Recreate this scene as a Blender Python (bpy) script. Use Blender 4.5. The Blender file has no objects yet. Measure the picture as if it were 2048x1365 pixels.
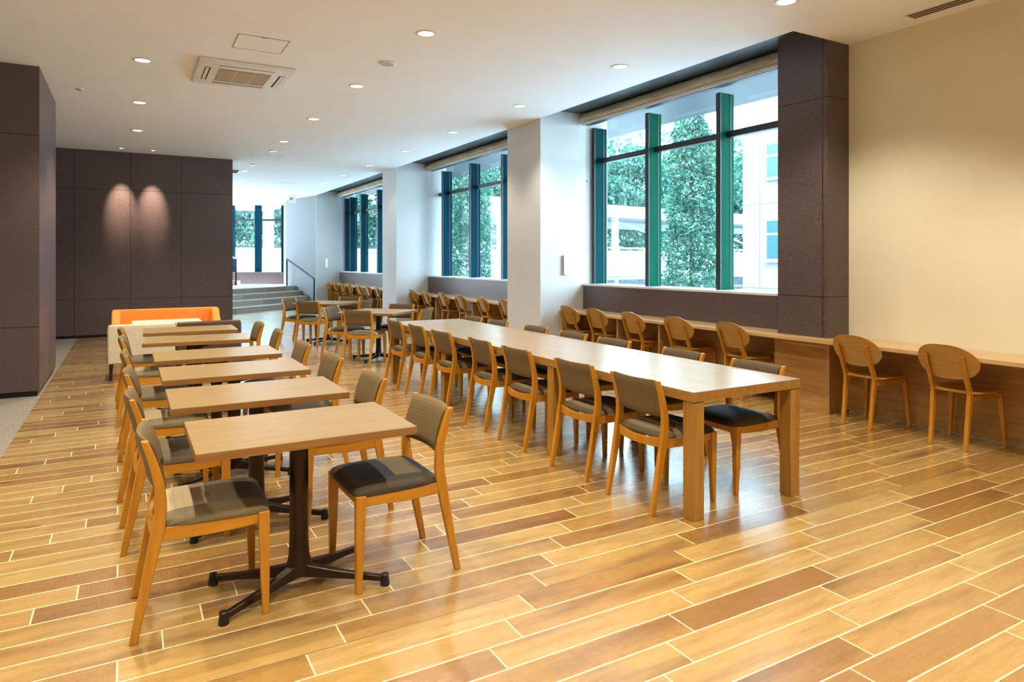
import bpy, bmesh, math, random
from mathutils import Vector, Matrix
random.seed(7)
S = bpy.context.scene
COL = S.collection
TH = math.radians(29.584)

# ------------------------------------------------------------------ camera
cd = bpy.data.cameras.new('camera'); cam = bpy.data.objects.new('camera', cd); COL.objects.link(cam)
cam.location = (0, 0, 1.455); cam.rotation_euler = (math.pi/2, 0, -TH)
cd.sensor_width = 36; cd.lens = 1354.56*36/2048; cd.shift_y = -161.5/2048; cd.clip_start = .05; cd.clip_end = 300
S.camera = cam
# ------------------------------------------------------------------ exposure
S.view_settings.view_transform = 'Standard'; S.view_settings.look = 'None'
S.view_settings.gamma = 1; S.view_settings.use_curve_mapping = False
S.view_settings.exposure = 1.65
SPOT_W = 82.0; SPOT_COL = (1.0, .90, .70)
WORLD_S = 6.0; WORLD_COL = (.66, .89, 1.0)
# ------------------------------------------------------------------ sky
W = bpy.data.worlds.new('sky'); S.world = W; W.use_nodes = True
nt = W.node_tree; nt.nodes.clear()
tc = nt.nodes.new('ShaderNodeTexCoord'); sx = nt.nodes.new('ShaderNodeSeparateXYZ'); nt.links.new(tc.outputs['Generated'], sx.inputs[0])
rp = nt.nodes.new('ShaderNodeValToRGB'); nt.links.new(sx.outputs['Z'], rp.inputs[0])
rp.color_ramp.elements[0].position = 0; rp.color_ramp.elements[0].color = (.74, .90, 1, 1)
rp.color_ramp.elements[1].position = .7; rp.color_ramp.elements[1].color = (.50, .74, 1, 1)
bg = nt.nodes.new('ShaderNodeBackground'); bg.inputs[1].default_value = WORLD_S; nt.links.new(rp.outputs[0], bg.inputs[0])
wo = nt.nodes.new('ShaderNodeOutputWorld'); nt.links.new(bg.outputs[0], wo.inputs[0])
# ------------------------------------------------------------------ sun (over the roof, onto the garden)
sl = bpy.data.lights.new('sun', 'SUN'); sl.energy = 2.0; sl.angle = .02; sl.color = (1, .97, .9)
so = bpy.data.objects.new('sun', sl); COL.objects.link(so)
so.rotation_euler = Vector((-.62, -.35, .85)).to_track_quat('Z', 'Y').to_euler()
so.location = (-6, -4, 14)
# window portals
for (y0, y1) in ((4.6, 8.38), (9.4, 14.46), (15.4, 21.9)):
    al = bpy.data.lights.new('portal', 'AREA'); al.shape = 'RECTANGLE'; al.size = y1-y0; al.size_y = 2.5
    al.cycles.is_portal = True
    ao = bpy.data.objects.new('window_portal', al); COL.objects.link(ao)
    ao.location = (6.5, (y0+y1)/2, 2.3); ao.rotation_euler = (math.pi/2, 0, math.pi/2)
    ao.rotation_euler = Matrix(((0, 0, 1), (1, 0, 0), (0, 1, 0))).to_euler()   # width along Y, height along Z, shining to -X

# ------------------------------------------------------------------ helpers
def lin(r, g, b):
    f = lambda c: (c/255/12.92) if c/255 <= .04045 else ((c/255+.055)/1.055)**2.4
    return (f(r), f(g), f(b), 1)
class N:
    """small node helper"""
    def __init__(s, name, rough=.5, spec=.5, metal=0):
        s.m = bpy.data.materials.new(name); s.m.use_nodes = True; s.t = s.m.node_tree
        s.b = s.t.nodes['Principled BSDF']
        s.b.inputs['Roughness'].default_value = rough; s.b.inputs['Metallic'].default_value = metal
        s.b.inputs['Specular IOR Level'].default_value = spec
    def n(s, ty, **k):
        x = s.t.nodes.new(ty)
        for a, v in k.items(): setattr(x, a, v)
        return x
    def l(s, a, b): s.t.links.new(a, b)
    def co(s):
        if not hasattr(s, '_co'):
            s._co = s.n('ShaderNodeTexCoord').outputs['Object']
            q = s.n('ShaderNodeSeparateXYZ'); s.l(s._co, q.inputs[0]); s._xyz = q.outputs
        return s._co
    def xyz(s): s.co(); return s._xyz
    def math(s, op, a, b=None, c=None):
        x = s.n('ShaderNodeMath', operation=op)
        for i, v in enumerate((a, b, c)):
            if v is None: continue
            if isinstance(v, (int, float)): x.inputs[i].default_value = v
            else: s.l(v, x.inputs[i])
        return x.outputs[0]
    def vec(s, x, y, z):
        c = s.n('ShaderNodeCombineXYZ')
        for i, v in enumerate((x, y, z)):
            if isinstance(v, (int, float)): c.inputs[i].default_value = v
            else: s.l(v, c.inputs[i])
        return c.outputs[0]
    def noise(s, vec, scale, detail=3, rough=.5):
        x = s.n('ShaderNodeTexNoise'); x.inputs['Scale'].default_value = scale; x.inputs['Detail'].default_value = detail
        x.inputs['Roughness'].default_value = rough; s.l(vec, x.inputs['Vector']); return x.outputs['Fac']
    def mapv(s, vec, sc):
        x = s.n('ShaderNodeMapping'); s.l(vec, x.inputs[0]); x.inputs['Scale'].default_value = sc; return x.outputs[0]
    def ramp(s, fac, stops, const=False):
        r = s.n('ShaderNodeValToRGB'); s.l(fac, r.inputs[0]); e = r.color_ramp.elements
        if const: r.color_ramp.interpolation = 'CONSTANT'
        while len(e) < len(stops): e.new(.5)
        for i, (p, c) in enumerate(stops): e[i].position = p; e[i].color = c if len(c) == 4 else (*c, 1)
        return r.outputs[0]
    def mix(s, f, a, b, mode='MIX'):
        x = s.n('ShaderNodeMix', data_type='RGBA', blend_type=mode)
        for i, v in ((0, f), (6, a), (7, b)):
            if isinstance(v, (int, float)): x.inputs[i].default_value = v
            elif isinstance(v, tuple): x.inputs[i].default_value = v if len(v) == 4 else (*v, 1)
            else: s.l(v, x.inputs[i])
        return x.outputs[2]
    def color(s, c):
        if isinstance(c, tuple): s.b.inputs['Base Color'].default_value = c if len(c) == 4 else (*c, 1)
        else: s.l(c, s.b.inputs['Base Color'])
        return s.m
    def bump(s, h, strength=.2, dist=.01):
        b = s.n('ShaderNodeBump'); b.inputs['Strength'].default_value = strength; b.inputs['Distance'].default_value = dist
        s.l(h, b.inputs['Height']); s.l(b.outputs[0], s.b.inputs['Normal'])

def plain(name, c, rough=.5, metal=0, spec=.5, var=.06, sc=20):
    m = N(name, rough, spec, metal)
    f = m.noise(m.co(), sc, 2)
    c = c[:3]
    return m.color(m.ramp(f, [(.3, tuple(v*(1-var) for v in c)), (.7, tuple(min(1, v*(1+var)) for v in c))]))

def wood(name, dark, light, axis=0, scale=1.0, rough=.35, spec=.5):
    m = N(name, rough, spec)
    sc = [14*scale]*3; sc[axis] = 1.1*scale
    v = m.mapv(m.co(), tuple(sc))
    f = m.noise(v, 2.2, 6, .62)
    sc2 = [90*scale]*3; sc2[axis] = 3*scale
    f2 = m.noise(m.mapv(m.co(), tuple(sc2)), 1.5, 2)
    c = m.ramp(f, [(.3, dark), (.68, light)])
    c = m.mix(m.math('MULTIPLY', f2, .35), c, tuple(x*.6 for x in dark[:3])+(1,))
    return m.color(c)

def link(o, parent=None):
    COL.objects.link(o)
    if parent: o.parent = parent
    return o
def mk(name, bm, mat, parent=None, bevel=0, seg=2, smooth=False, ang=40):
    me = bpy.data.meshes.new(name)
    bmesh.ops.recalc_face_normals(bm, faces=bm.faces)
    bm.to_mesh(me); bm.free()
    me.materials.append(mat)
    if smooth or bevel:
        for p in me.polygons: p.use_smooth = True
        try: me.set_sharp_from_angle(angle=math.radians(ang))
        except Exception: pass
    o = bpy.data.objects.new(name, me); link(o, parent)
    if bevel:
        b = o.modifiers.new('bevel', 'BEVEL'); b.width = bevel; b.segments = seg; b.limit_method = 'ANGLE'; b.angle_limit = math.radians(40)
    return o
def box(bm, x0, x1, y0, y1, z0, z1, mtx=None):
    vs = [bm.verts.new((x, y, z)) for z in (z0, z1) for y in (y0, y1) for x in (x0, x1)]
    if mtx:
        for v in vs: v.co = mtx @ v.co
    for f in ((0, 1, 3, 2), (4, 6, 7, 5), (0, 4, 5, 1), (2, 3, 7, 6), (0, 2, 6, 4), (1, 5, 7, 3)):
        bm.faces.new([vs[i] for i in f])
    return bm
def B(*a, **k): return box(bmesh.new(), *a, **k)
def prism(pts, z0, z1, bm=None):
    bm = bm or bmesh.new()
    lo = [bm.verts.new((x, y, z0)) for x, y in pts]; hi = [bm.verts.new((x, y, z1)) for x, y in pts]
    n = len(pts); bm.faces.new(lo[::-1]); bm.faces.new(hi)
    for i in range(n): bm.faces.new((lo[i], lo[(i+1) % n], hi[(i+1) % n], hi[i]))
    return bm
def loft(rings, bm=None, cap=True):
    """rings: lists of equal length of 3d points"""
    bm = bm or bmesh.new()
    R = [[bm.verts.new(p) for p in r] for r in rings]
    n = len(R[0])
    for a, b in zip(R, R[1:]):
        for i in range(n): bm.faces.new((a[i], a[(i+1) % n], b[(i+1) % n], b[i]))
    if cap: bm.faces.new(R[0][::-1]); bm.faces.new(R[-1])
    return bm
def post(path, bm=None):
    """path: (x,y,z,hx,hy) horizontal rectangular sections"""
    return loft([[(x-a, y-b, z), (x+a, y-b, z), (x+a, y+b, z), (x-a, y+b, z)] for x, y, z, a, b in path], bm)
def tube(p, q, r, n=10, bm=None, r2=None):
    p, q = Vector(p), Vector(q); d = (q-p).normalized(); u = d.orthogonal().normalized(); v = d.cross(u); r2 = r if r2 is None else r2
    ring = lambda c, rr: [c+(u*math.cos(i*2*math.pi/n)+v*math.sin(i*2*math.pi/n))*rr for i in range(n)]
    return loft([ring(p, r), ring(q, r2)], bm)
def bar(p, q, w, h, bm=None, up=(0, 0, 1)):
    p, q = Vector(p), Vector(q); d = (q-p).normalized(); s = d.cross(Vector(up)).normalized(); u = s.cross(d)
    ring = lambda c: [c-s*w/2-u*h/2, c+s*w/2-u*h/2, c+s*w/2+u*h/2, c-s*w/2+u*h/2]
    return loft([ring(p), ring(q)], bm)
def lathe(prof, n=24, bm=None, c=(0, 0)):
    """prof: (r,z) list, open ends capped"""
    return loft([[(c[0]+r*math.cos(i*2*math.pi/n), c[1]+r*math.sin(i*2*math.pi/n), z) for i in range(n)] for r, z in prof], bm)
def tag(o, label, cat, group=None, kind=None):
    if label: o['label'] = label
    if cat: o['category'] = cat
    if group: o['group'] = group
    if kind: o['kind'] = kind
    return o
def thing(name, label, cat, loc=(0, 0, 0), rz=0, group=None):
    o = bpy.data.objects.new(name, None); COL.objects.link(o); o.location = loc; o.rotation_euler = (0, 0, rz)
    o.empty_display_size = .1
    return tag(o, label, cat, group)
def struct(name, bm, mat, parent=None, **k):
    o = mk(name, bm, mat, parent, **k)
    if not parent: o['kind'] = 'structure'
    return o
CH = {}
def children(o):
    return [c for c in bpy.data.objects if c.parent == o]
def dup(root, loc, rz, label, group=None, swap=None):
    kids = CH.get(root.name)
    if kids is None:
        kids = [(c, children(c)) for c in children(root)]; CH[root.name] = kids
    r = root.copy(); COL.objects.link(r); r.location = loc; r.rotation_euler = (0, 0, rz); r['label'] = label
    if group: r['group'] = group
    for c, gs in kids:
        d = c.copy(); COL.objects.link(d); d.parent = r
        for g in gs:
            e = g.copy(); COL.objects.link(e); e.parent = d
    return r
class Maker:
    """the first placement moves the prototype itself, later ones copy it"""
    def __init__(s, root): s.root = root; s.used = False
    def put(s, loc, rz, label, group):
        if not s.used:
            s.used = True; r = s.root; r.location = loc; r.rotation_euler = (0, 0, rz); r['label'] = label; r['group'] = group
            CH[r.name] = [(c, children(c)) for c in children(r)]
            return r
        return dup(s.root, loc, rz, label, group)

# ------------------------------------------------------------------ materials
def wall_paint(name, c, rough=.7):
    m = N(name, rough, .3); f = m.noise(m.co(), 3, 3)
    m.color(m.ramp(f, [(.3, tuple(v*.97 for v in c)), (.7, c)]))
    m.bump(m.noise(m.co(), 350, 2), .05, .002); return m.m
M_ceil = wall_paint('ceiling_paint', (.90, .93, .97))
M_white = wall_paint('white_wall_paint', (.66, .67, .68))
M_cream = wall_paint('cream_wall_paint', (.82, .76, .58))
M_grey = wall_paint('grey_wall_paint', (.24, .258, .27))

def panel(name, xs=(), ys=(), zs=(), w=.004, base=(.100, .070, .071)):
    """charcoal mottled board with joints at the given object coordinates"""
    m = N(name, .34, .5)
    f = m.noise(m.co(), 70, 5, .7); g = m.noise(m.co(), 2.5, 3)
    c = m.ramp(f, [(.3, tuple(v*.55 for v in base)), (.7, tuple(v*1.6 for v in base))])
    c = m.mix(m.math('MULTIPLY', g, .4), c, tuple(v*.7 for v in base))
    X = m.xyz(); mask = None
    for arr, co in ((xs, X[0]), (ys, X[1]), (zs, X[2])):
        for p in arr:
            k = m.math('LESS_THAN', m.math('ABSOLUTE', m.math('SUBTRACT', co, float(p))), w)
            mask = k if mask is None else m.math('MAXIMUM', mask, k)
    if mask is not None: c = m.mix(mask, c, (.004, .003, .003))
    m.color(c); m.bump(f, .15, .002)
    return m.m
M_panel = panel('charcoal_panel')

# floor tile: wood look planks .903 x .149 stepped by one sixth
def floor_mat():
    m = N('wood_look_tile', .3, .55)
    X = m.xyz(); x, y = X[0], X[1]
    L, P = .903, .149
    ry = m.math('DIVIDE', m.math('SUBTRACT', y, 1.506), P); row = m.math('FLOOR', ry); fy = m.math('FRACT', ry)
    rx = m.math('DIVIDE', m.math('SUBTRACT', m.math('SUBTRACT', x, 2.388), m.math('MULTIPLY', row, P)), L)
    colm = m.math('FLOOR', rx); fx = m.math('FRACT', rx)
    g = .0028
    def edge(f, size): return m.math('LESS_THAN', m.math('MULTIPLY', m.math('MINIMUM', f, m.math('SUBTRACT', 1.0, f)), size), g)
    grout = m.math('MAXIMUM', edge(fy, P), edge(fx, L))
    wn = m.n('ShaderNodeTexWhiteNoise', noise_dimensions='3D'); m.l(m.vec(row, colm, 3.0), wn.inputs['Vector'])
    r = wn.outputs['Value']; rc = wn.outputs['Color']
    wn2 = m.n('ShaderNodeTexWhiteNoise', noise_dimensions='3D'); m.l(m.vec(colm, row, 9.0), wn2.inputs['Vector']); r2 = wn2.outputs['Value']
    # board-local coordinates shifted per tile
    lv = m.vec(m.math('ADD', x, m.math('MULTIPLY', r, 37.0)), m.math('ADD', y, m.math('MULTIPLY', r2, 21.0)), m.math('MULTIPLY', r, 11.0))
    fig = m.noise(m.mapv(lv, (1.6, 13, 1)), 1.6, 5, .6)
    fig2 = m.noise(m.mapv(lv, (1.0, 6, 1)), 1.3, 3, .5)
    fine = m.noise(m.mapv(lv, (6, 160, 1)), 1.5, 3, .6)
    saw = m.noise(m.mapv(lv, (190, 12, 1)), 1.0, 2, .5)
    A = lin(228, 194, 126); Bc = lin(206, 158, 84); C = lin(170, 118, 60); D = lin(128, 84, 44)
    base = m.ramp(r, [(0.0, A), (.30, lin(220, 182, 112)), (.55, lin(210, 168, 98)), (.8, lin(194, 148, 82)), (1.0, lin(160, 114, 66))])
    base = m.mix(m.math('MULTIPLY', m.math('SUBTRACT', fig, .38), 1.9), base, m.mix(r2, C, Bc))
    dk = m.math('MULTIPLY', m.math('GREATER_THAN', r2, .45), m.math('MULTIPLY', m.math('SUBTRACT', fig2, .5), 3.2))
    dk = m.math('MINIMUM', m.math('MAXIMUM', dk, 0.0), .75)
    base = m.mix(dk, base, D)
    base = m.mix(m.math('MULTIPLY', m.math('MAXIMUM', m.math('SUBTRACT', fine, .3), 0.0), .9), base, D)
    sawm = m.math('MULTIPLY', m.math('GREATER_THAN', r, .62), m.math('MULTIPLY', m.math('SUBTRACT', saw, .45), .9))
    base = m.mix(m.math('MAXIMUM', m.math('MINIMUM', sawm, .5), 0.0), base, D)
    # knots
    vo = m.n('ShaderNodeTexVoronoi'); vo.inputs['Scale'].default_value = 1.0; m.l(m.mapv(lv, (1.8, 4.2, 1)), vo.inputs['Vector'])
    kn = m.math('LESS_THAN', vo.outputs['Distance'], .075)
    base = m.mix(m.math('MULTIPLY', kn, .55), base, lin(110, 66, 36))
    base = m.mix(grout, base, (1.0, .90, .66))
    joint = m.math('LESS_THAN', m.math('ABSOLUTE', m.math('SUBTRACT', y, 1.506+7*P)), .0026)
    base = m.mix(joint, base, (.12, .08, .05))
    base = m.mix(grout, m.mix(1.0, base, (.64, .645, .61), 'MULTIPLY'), m.mix(1.0, base, (.85, .81, .68), 'MULTIPLY'))
    m.color(base)
    ro = m.math('ADD', m.math('MULTIPLY', fig, .14), .20)
    ro = m.math('ADD', ro, m.math('MULTIPLY', grout, .3))
    m.l(ro, m.b.inputs['Roughness'])
    m.b.inputs['Coat Weight'].default_value = 1.0; m.b.inputs['Coat Roughness'].default_value = .26; m.b.inputs['Coat IOR'].default_value = 1.6
    m.bump(m.math('ADD', m.math('MULTIPLY', grout, -1.0), m.math('MULTIPLY', fine, .05)), .12, .002)
    return m.m
M_floor = floor_mat()
def carpet_mat():
    m = N('mottled_carpet', .95, .1)
    v = m.mapv(m.co(), (1, 2.2, 1))
    f = m.noise(v, 60, 5, .75); g = m.noise(m.co(), 9, 3)
    c = m.ramp(f, [(.3, (.05, .04, .03)), (.5, (.22, .19, .16)), (.72, (.55, .50, .44))])
    c = m.mix(m.math('MULTIPLY', g, .3), c, (.15, .13, .12))
    m.color(c); m.bump(f, .5, .005); return m.m
M_carpet = carpet_mat()
M_chair = wood('beech', (.42, .160, .008), (.60, .265, .016), axis=2, scale=1.3, rough=.33)
M_chair_x = wood('beech_rail', (.44, .17, .008), (.62, .28, .016), axis=0, scale=1.3, rough=.33)
M_ply = wood('beech_plywood', (.42, .21, .035), (.56, .30, .060), axis=1, scale=1.6, rough=.33)
M_top = wood('oak_table_top', (.25, .155, .055), (.35, .235, .095), axis=0, scale=1.0, rough=.30, spec=.6)
M_topedge = wood('oak_table_edge', (.24, .10, .025), (.36, .17, .048), axis=0, scale=1.0, rough=.4)
M_ltop = wood('oak_long_top', (.27, .18, .10), (.38, .28, .175), axis=1, scale=.8, rough=.28, spec=.65)
M_lleg = wood('oak_long_leg', (.30, .135, .018), (.46, .235, .042), axis=2, scale=1.0, rough=.4)
M_ledge = wood('oak_long_edge', (.28, .125, .020), (.43, .215, .045), axis=1, scale=1.0, rough=.4)
M_counter = wood('oak_counter', (.50, .30, .13), (.68, .45, .22), axis=1, scale=.9, rough=.28, spec=.6)
M_kick = wood('oak_panel', (.34, .16, .040), (.56, .31, .095), axis=1, scale=.8, rough=.42)
M_kickd = wood('oak_panel_edge', (.36, .18, .06), (.52, .29, .11), axis=2, scale=.8, rough=.42)
M_base = plain('bronze_metal', (.035, .020, .013), .28, .6)
M_black = plain('black_metal', (.012, .012, .014), .4, .3)
M_dark = plain('charcoal_paint', (.035, .04, .045), .5)
M_trimw = plain('white_plastic', (.78, .77, .74), .4)
M_grille = plain('beige_grille', (.50, .42, .32), .6)
M_slot = plain('dark_slot', (.02, .018, .015), .7)
M_fab_b = plain('beige_leatherette', (.62, .52, .36), .5)
M_fab_br = plain('brown_leatherette', (.07, .035, .022), .4)
M_fab_o = plain('orange_fabric', (.85, .27, .03), .75)
M_alu = plain('brushed_aluminium', (.6, .63, .65), .3, .8)
M_sill = plain('pale_sill', (.62, .68, .70), .3)

def emis(name, c, s):
    m = N(name); m.b.inputs['Base Color'].default_value = (0, 0, 0, 1)
    m.b.inputs['Emission Color'].default_value = (*c, 1); m.b.inputs['Emission Strength'].default_value = s; return m.m
M_lamp = emis('lamp_lens', (1, .86, .64), .9)

def fabric(name, stripes, band=None, bandcol=None):
    """patchwork woven fabric: stripes = (x stops) across the seat, band = side strip"""
    m = N(name, .68, .3); X = m.xyz(); x, y = X[0], X[1]
    w = m.math('MULTIPLY', m.noise(m.co(), 4, 1), .03)
    t = m.math('ADD', m.math('ADD', x, .3), m.math('MULTIPLY', m.math('SUBTRACT', w, .015), 1.0))
    c = m.ramp(t, stripes, True)
    if band:
        lo, hi = band
        k = m.math('MULTIPLY', m.math('GREATER_THAN', y, lo), m.math('LESS_THAN', y, hi))
        c = m.mix(k, c, bandcol)
    # thin pin stripes both ways
    p1 = m.math('LESS_THAN', m.math('FRACT', m.math('MULTIPLY', y, 42.0)), .10)
    p2 = m.math('LESS_THAN', m.math('FRACT', m.math('MULTIPLY', x, 30.0)), .08)
    pin = m.math('MULTIPLY', m.math('MAXIMUM', p1, m.math('MULTIPLY', p2, .6)), .38)
    c = m.mix(pin, c, (.02, .015, .01))
    m.color(c); m.bump(m.noise(m.co(), 500, 2), .25, .002)
    return m.m
beige = (.36, .28, .155); taupe = (.115, .085, .048); brown = (.055, .040, .026); char = (.022, .021, .023); navy = (.012, .016, .030); olive = (.155, .115, .055); cream = (.44, .36, .20)
FAB = {
 'L': fabric('patchwork_beige', [(0, olive), (.10, beige), (.315, taupe), (.43, brown)], (-.3, -.135), olive),
 'L2': fabric('patchwork_brown', [(0, taupe), (.14, olive), (.30, brown), (.46, taupe)], (-.3, -.125), taupe),
 'R': fabric('patchwork_navy', [(0, taupe), (.16, navy), (.20, olive), (.33, navy), (.50, brown)], (.14, .3), brown),
 'T': fabric('patchwork_cream_stripe', [(0, olive), (.185, taupe), (.225, cream), (.27, taupe), (.315, brown), (.43, char)], None),
 'S': fabric('patchwork_dark', [(0, brown), (.175, cream), (.205, taupe), (.26, char), (.40, navy)], (.15, .3), brown)}
def back_fabric(name, c):
    m = N(name, .8, .25); X = m.xyz(); y, z = X[1], X[2]
    p1 = m.math('LESS_THAN', m.math('FRACT', m.math('MULTIPLY', y, 48.0)), .14)
    p2 = m.math('LESS_THAN', m.math('FRACT', m.math('MULTIPLY', z, 60.0)), .14)
    f = m.noise(m.mapv(m.co(), (30, 300, 60)), 1.5, 3)
    col = m.ramp(f, [(.3, tuple(v*.8 for v in c)), (.7, tuple(v*1.15 for v in c))])
    m.color(m.mix(m.math('MULTIPLY', m.math('MAXIMUM', p1, p2), .35), col, tuple(v*.25 for v in c)))
    m.bump(m.noise(m.co(), 500, 2), .25, .002); return m.m
M_back = back_fabric('olive_woven_fabric', (.165, .112, .050))
M_back2 = back_fabric('brown_woven_fabric', (.105, .068, .038))

# ================================================================== SETTING
CZ = 3.53
# the floor
struct('floor', prism([(-.81, -4), (6.3, -4), (6.3, 24.5), (-.81, 24.5)], -.08, 0), M_floor)
o = struct('floor_carpet', B(-6, -.81, -4, 24.5, -.08, .001), M_carpet)
# ceiling: slab and its right hand part over the cream wall
bm = prism([(-6, -4), (6.6, -4), (6.6, 4.07), (5.235, 4.07), (5.235, 21.9), (5.235, 30), (-6, 30)], CZ, CZ+.42)
struct('ceiling', bm, M_ceil)
# dark curtain box over the windows (closed at z 3.66)
def recess_mat(): return plain('recess_grey', (.045, .055, .065), .45)
M_rec = recess_mat()
struct('trim_1', B(5.235, 7.6, 4.07, 21.9, 3.665, 4.0), M_rec)
struct('trim_2', B(6.03, 6.12, 4.6, 8.38, 3.50, 3.665), M_rec)
struct('trim_3', B(6.03, 6.12, 9.37, 14.46, 3.50, 3.665), M_rec)
struct('trim_4', B(6.03, 6.12, 15.42, 21.9, 3.50, 3.665), M_rec)
# walls the camera has behind and beside it
struct('wall_front', B(-6, 6.6, -4.2, -4, -.08, CZ), M_ceil)
struct('wall_left', B(-6.2, -6, -4.2, 30, -.08, CZ), M_ceil)
struct('wall_right', B(6.04, 6.6, -4, 4.07, .0, CZ), M_cream)
# far end of the building left of the stairs
struct('wall_far', B(-6, 2.0, 29, 29.2, 0, CZ), M_white)
# white piers between the windows
struct('wall_pier', B(5.235, 6.45, 8.38, 9.37, 0, 3.70), M_white)
struct('wall_pier', B(5.235, 6.45, 14.46, 15.42, 0, 3.70), M_white)
bm = prism([(5.235, 21.9), (6.45, 21.9), (6.45, 26.6), (4.98, 26.0), (4.72, 24.05)], 0, 3.70)
for f in bm.faces: pass
struct('wall_stair', bm, M_grey)
struct('wall_pier', B(5.235, 6.45, 21.88, 21.8995, 0, 3.70), M_white)
struct('wall_sill', B(6.045, 6.5, 3.9, 4.7, 0, .7195), M_panel)
# charcoal pillar on the right
pm = panel('charcoal_pillar_panel', xs=(), ys=(4.12,), zs=(3.0, 1.108), w=.004)
struct('wall_dark_pillar', B(5.72, 6.5, 4.07, 4.63, .72, 3.70), pm)
# charcoal pillar on the left
pm = panel('charcoal_left_panel', xs=(-2.2,), ys=(8.98,), zs=(2.79, .745), w=.004)
struct('wall_left_pillar', B(-3.4, -.82, 8.8, 10.7, .06, CZ), pm)
struct('baseboard_left', B(-3.38, -.84, 8.82, 10.68, 0, .06), M_black)
# charcoal back wall
pm = panel('charcoal_back_panel', xs=(-2.66, -1.76, -.86, .05, .93), zs=(2.80, .72), w=.004)
struct('wall_back', B(-6, 1.88, 14.95, 15.35, .05, CZ), pm)
struct('baseboard_back', B(-6, 1.86, 14.97, 15.33, 0, .05), M_black)

# --- windows ---------------------------------------------------------------
def glass_mat():
    m = N('window_glass'); t = m.t
    tr = m.n('ShaderNodeBsdfTransparent'); tr.inputs[0].default_value = (.93, .985, .97, 1)
    gl = m.n('ShaderNodeBsdfGlossy'); gl.inputs['Roughness'].default_value = .02
    fr = m.n('ShaderNodeLayerWeight'); fr.inputs[0].default_value = .5
    fac = m.math('ADD', m.math('MULTIPLY', m.math('POWER', fr.outputs['Facing'], 5.0), .7), .04)
    mx = m.n('ShaderNodeMixShader'); m.l(fac, mx.inputs[0]); m.l(tr.outputs[0], mx.inputs[1]); m.l(gl.outputs[0], mx.inputs[2])
    m.l(mx.outputs[0], t.nodes['Material Output'].inputs[0]); return m.m
M_glass = glass_mat()
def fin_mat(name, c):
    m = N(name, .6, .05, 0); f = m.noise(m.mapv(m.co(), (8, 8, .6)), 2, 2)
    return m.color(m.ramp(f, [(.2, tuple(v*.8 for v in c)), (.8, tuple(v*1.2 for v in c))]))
M_fin1 = fin_mat('green_reflection_fin', (.0, .070, .040))  # green mirrored from the trees, painted into the dark metal's colour
M_fin0 = fin_mat('teal_reflection_fin', (.0, .042, .050))  # same metal, teal reflection painted in
M_fin2 = fin_mat('blue_reflection_fin', (.001, .032, .055))  # same metal, bluish reflection of the other bays painted in
M_finedge = plain('dark_frame', (.025, .035, .04), .4)
def window(n, y0, y1, fins, mats, XW=6.15):
    w = bpy.data.objects.new('window_%d' % n, None); COL.objects.link(w); w['kind'] = 'structure'
    w.location = (XW, y0, 1.1)
    def mkw(name, bm, mat, **k):
        o = mk(name, bm, mat, w, **k); o.matrix_parent_inverse = Matrix.Translation(-Vector(w.location)); return o
    for y, mt in zip(fins, mats):
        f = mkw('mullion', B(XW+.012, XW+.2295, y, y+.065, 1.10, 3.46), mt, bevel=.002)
        mkw('mullion_cover', B(XW, XW+.0115, y-.004, y+.069, 1.10, 3.463), M_finedge)
        mkw('mullion_bead', B(XW+.165, XW+.175, y-.006, y-.0005, 1.10, 3.45), M_finedge)
    ys = sorted(list(fins)+[y1]); 
    prev = y0
    segs = []
    for y in ys:
        if y-prev > .12: segs.append((prev+.0005, y-.0005))
        prev = y+.0655
    for a, b in segs:
        mkw('transom', B(XW+.11, XW+.20, a, b, 2.93, 3.005), M_finedge, bevel=.002)
        mkw('pane', B(XW+.230, XW+.240, a-(.032 if a > y0+.05 else 0), b+(.032 if b < y1-.05 else 0), 1.10, 3.66), M_glass)
    mkw('sill', B(5.985, XW+.34, y0, y1, 1.075, 1.0995), M_sill)
    return w
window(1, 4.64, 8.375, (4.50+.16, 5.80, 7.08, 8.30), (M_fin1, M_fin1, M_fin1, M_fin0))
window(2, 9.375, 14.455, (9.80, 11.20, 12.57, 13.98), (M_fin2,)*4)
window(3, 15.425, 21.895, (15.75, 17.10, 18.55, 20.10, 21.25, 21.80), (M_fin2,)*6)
for n, (a, b) in enumerate(((4.635, 8.375), (9.375, 14.455), (15.425, 21.895))):
    struct('wall_sill', B(5.99, 6.42, a, b, 0, 1.074), M_panel)
# eaves outside with slotted boards
def eaves_mat():
    m = N('white_slatted_eaves', .6); X = m.xyz()
    k = m.math('LESS_THAN', m.math('FRACT', m.math('MULTIPLY', X[0], 14.0)), .25)
    k = m.math('MULTIPLY', k, m.math('LESS_THAN', X[0], 6.78))
    for v in (6.86, 6.99): k = m.math('MAXIMUM', k, m.math('LESS_THAN', m.math('ABSOLUTE', m.math('SUBTRACT', X[0], v)), .014))
    return m.color(m.mix(k, (.88, .90, .90), (.10, .11, .12)))
struct('trim_5', B(6.46, 7.24, 3.9, 22.2, 3.70, 3.80), eaves_mat())

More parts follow.
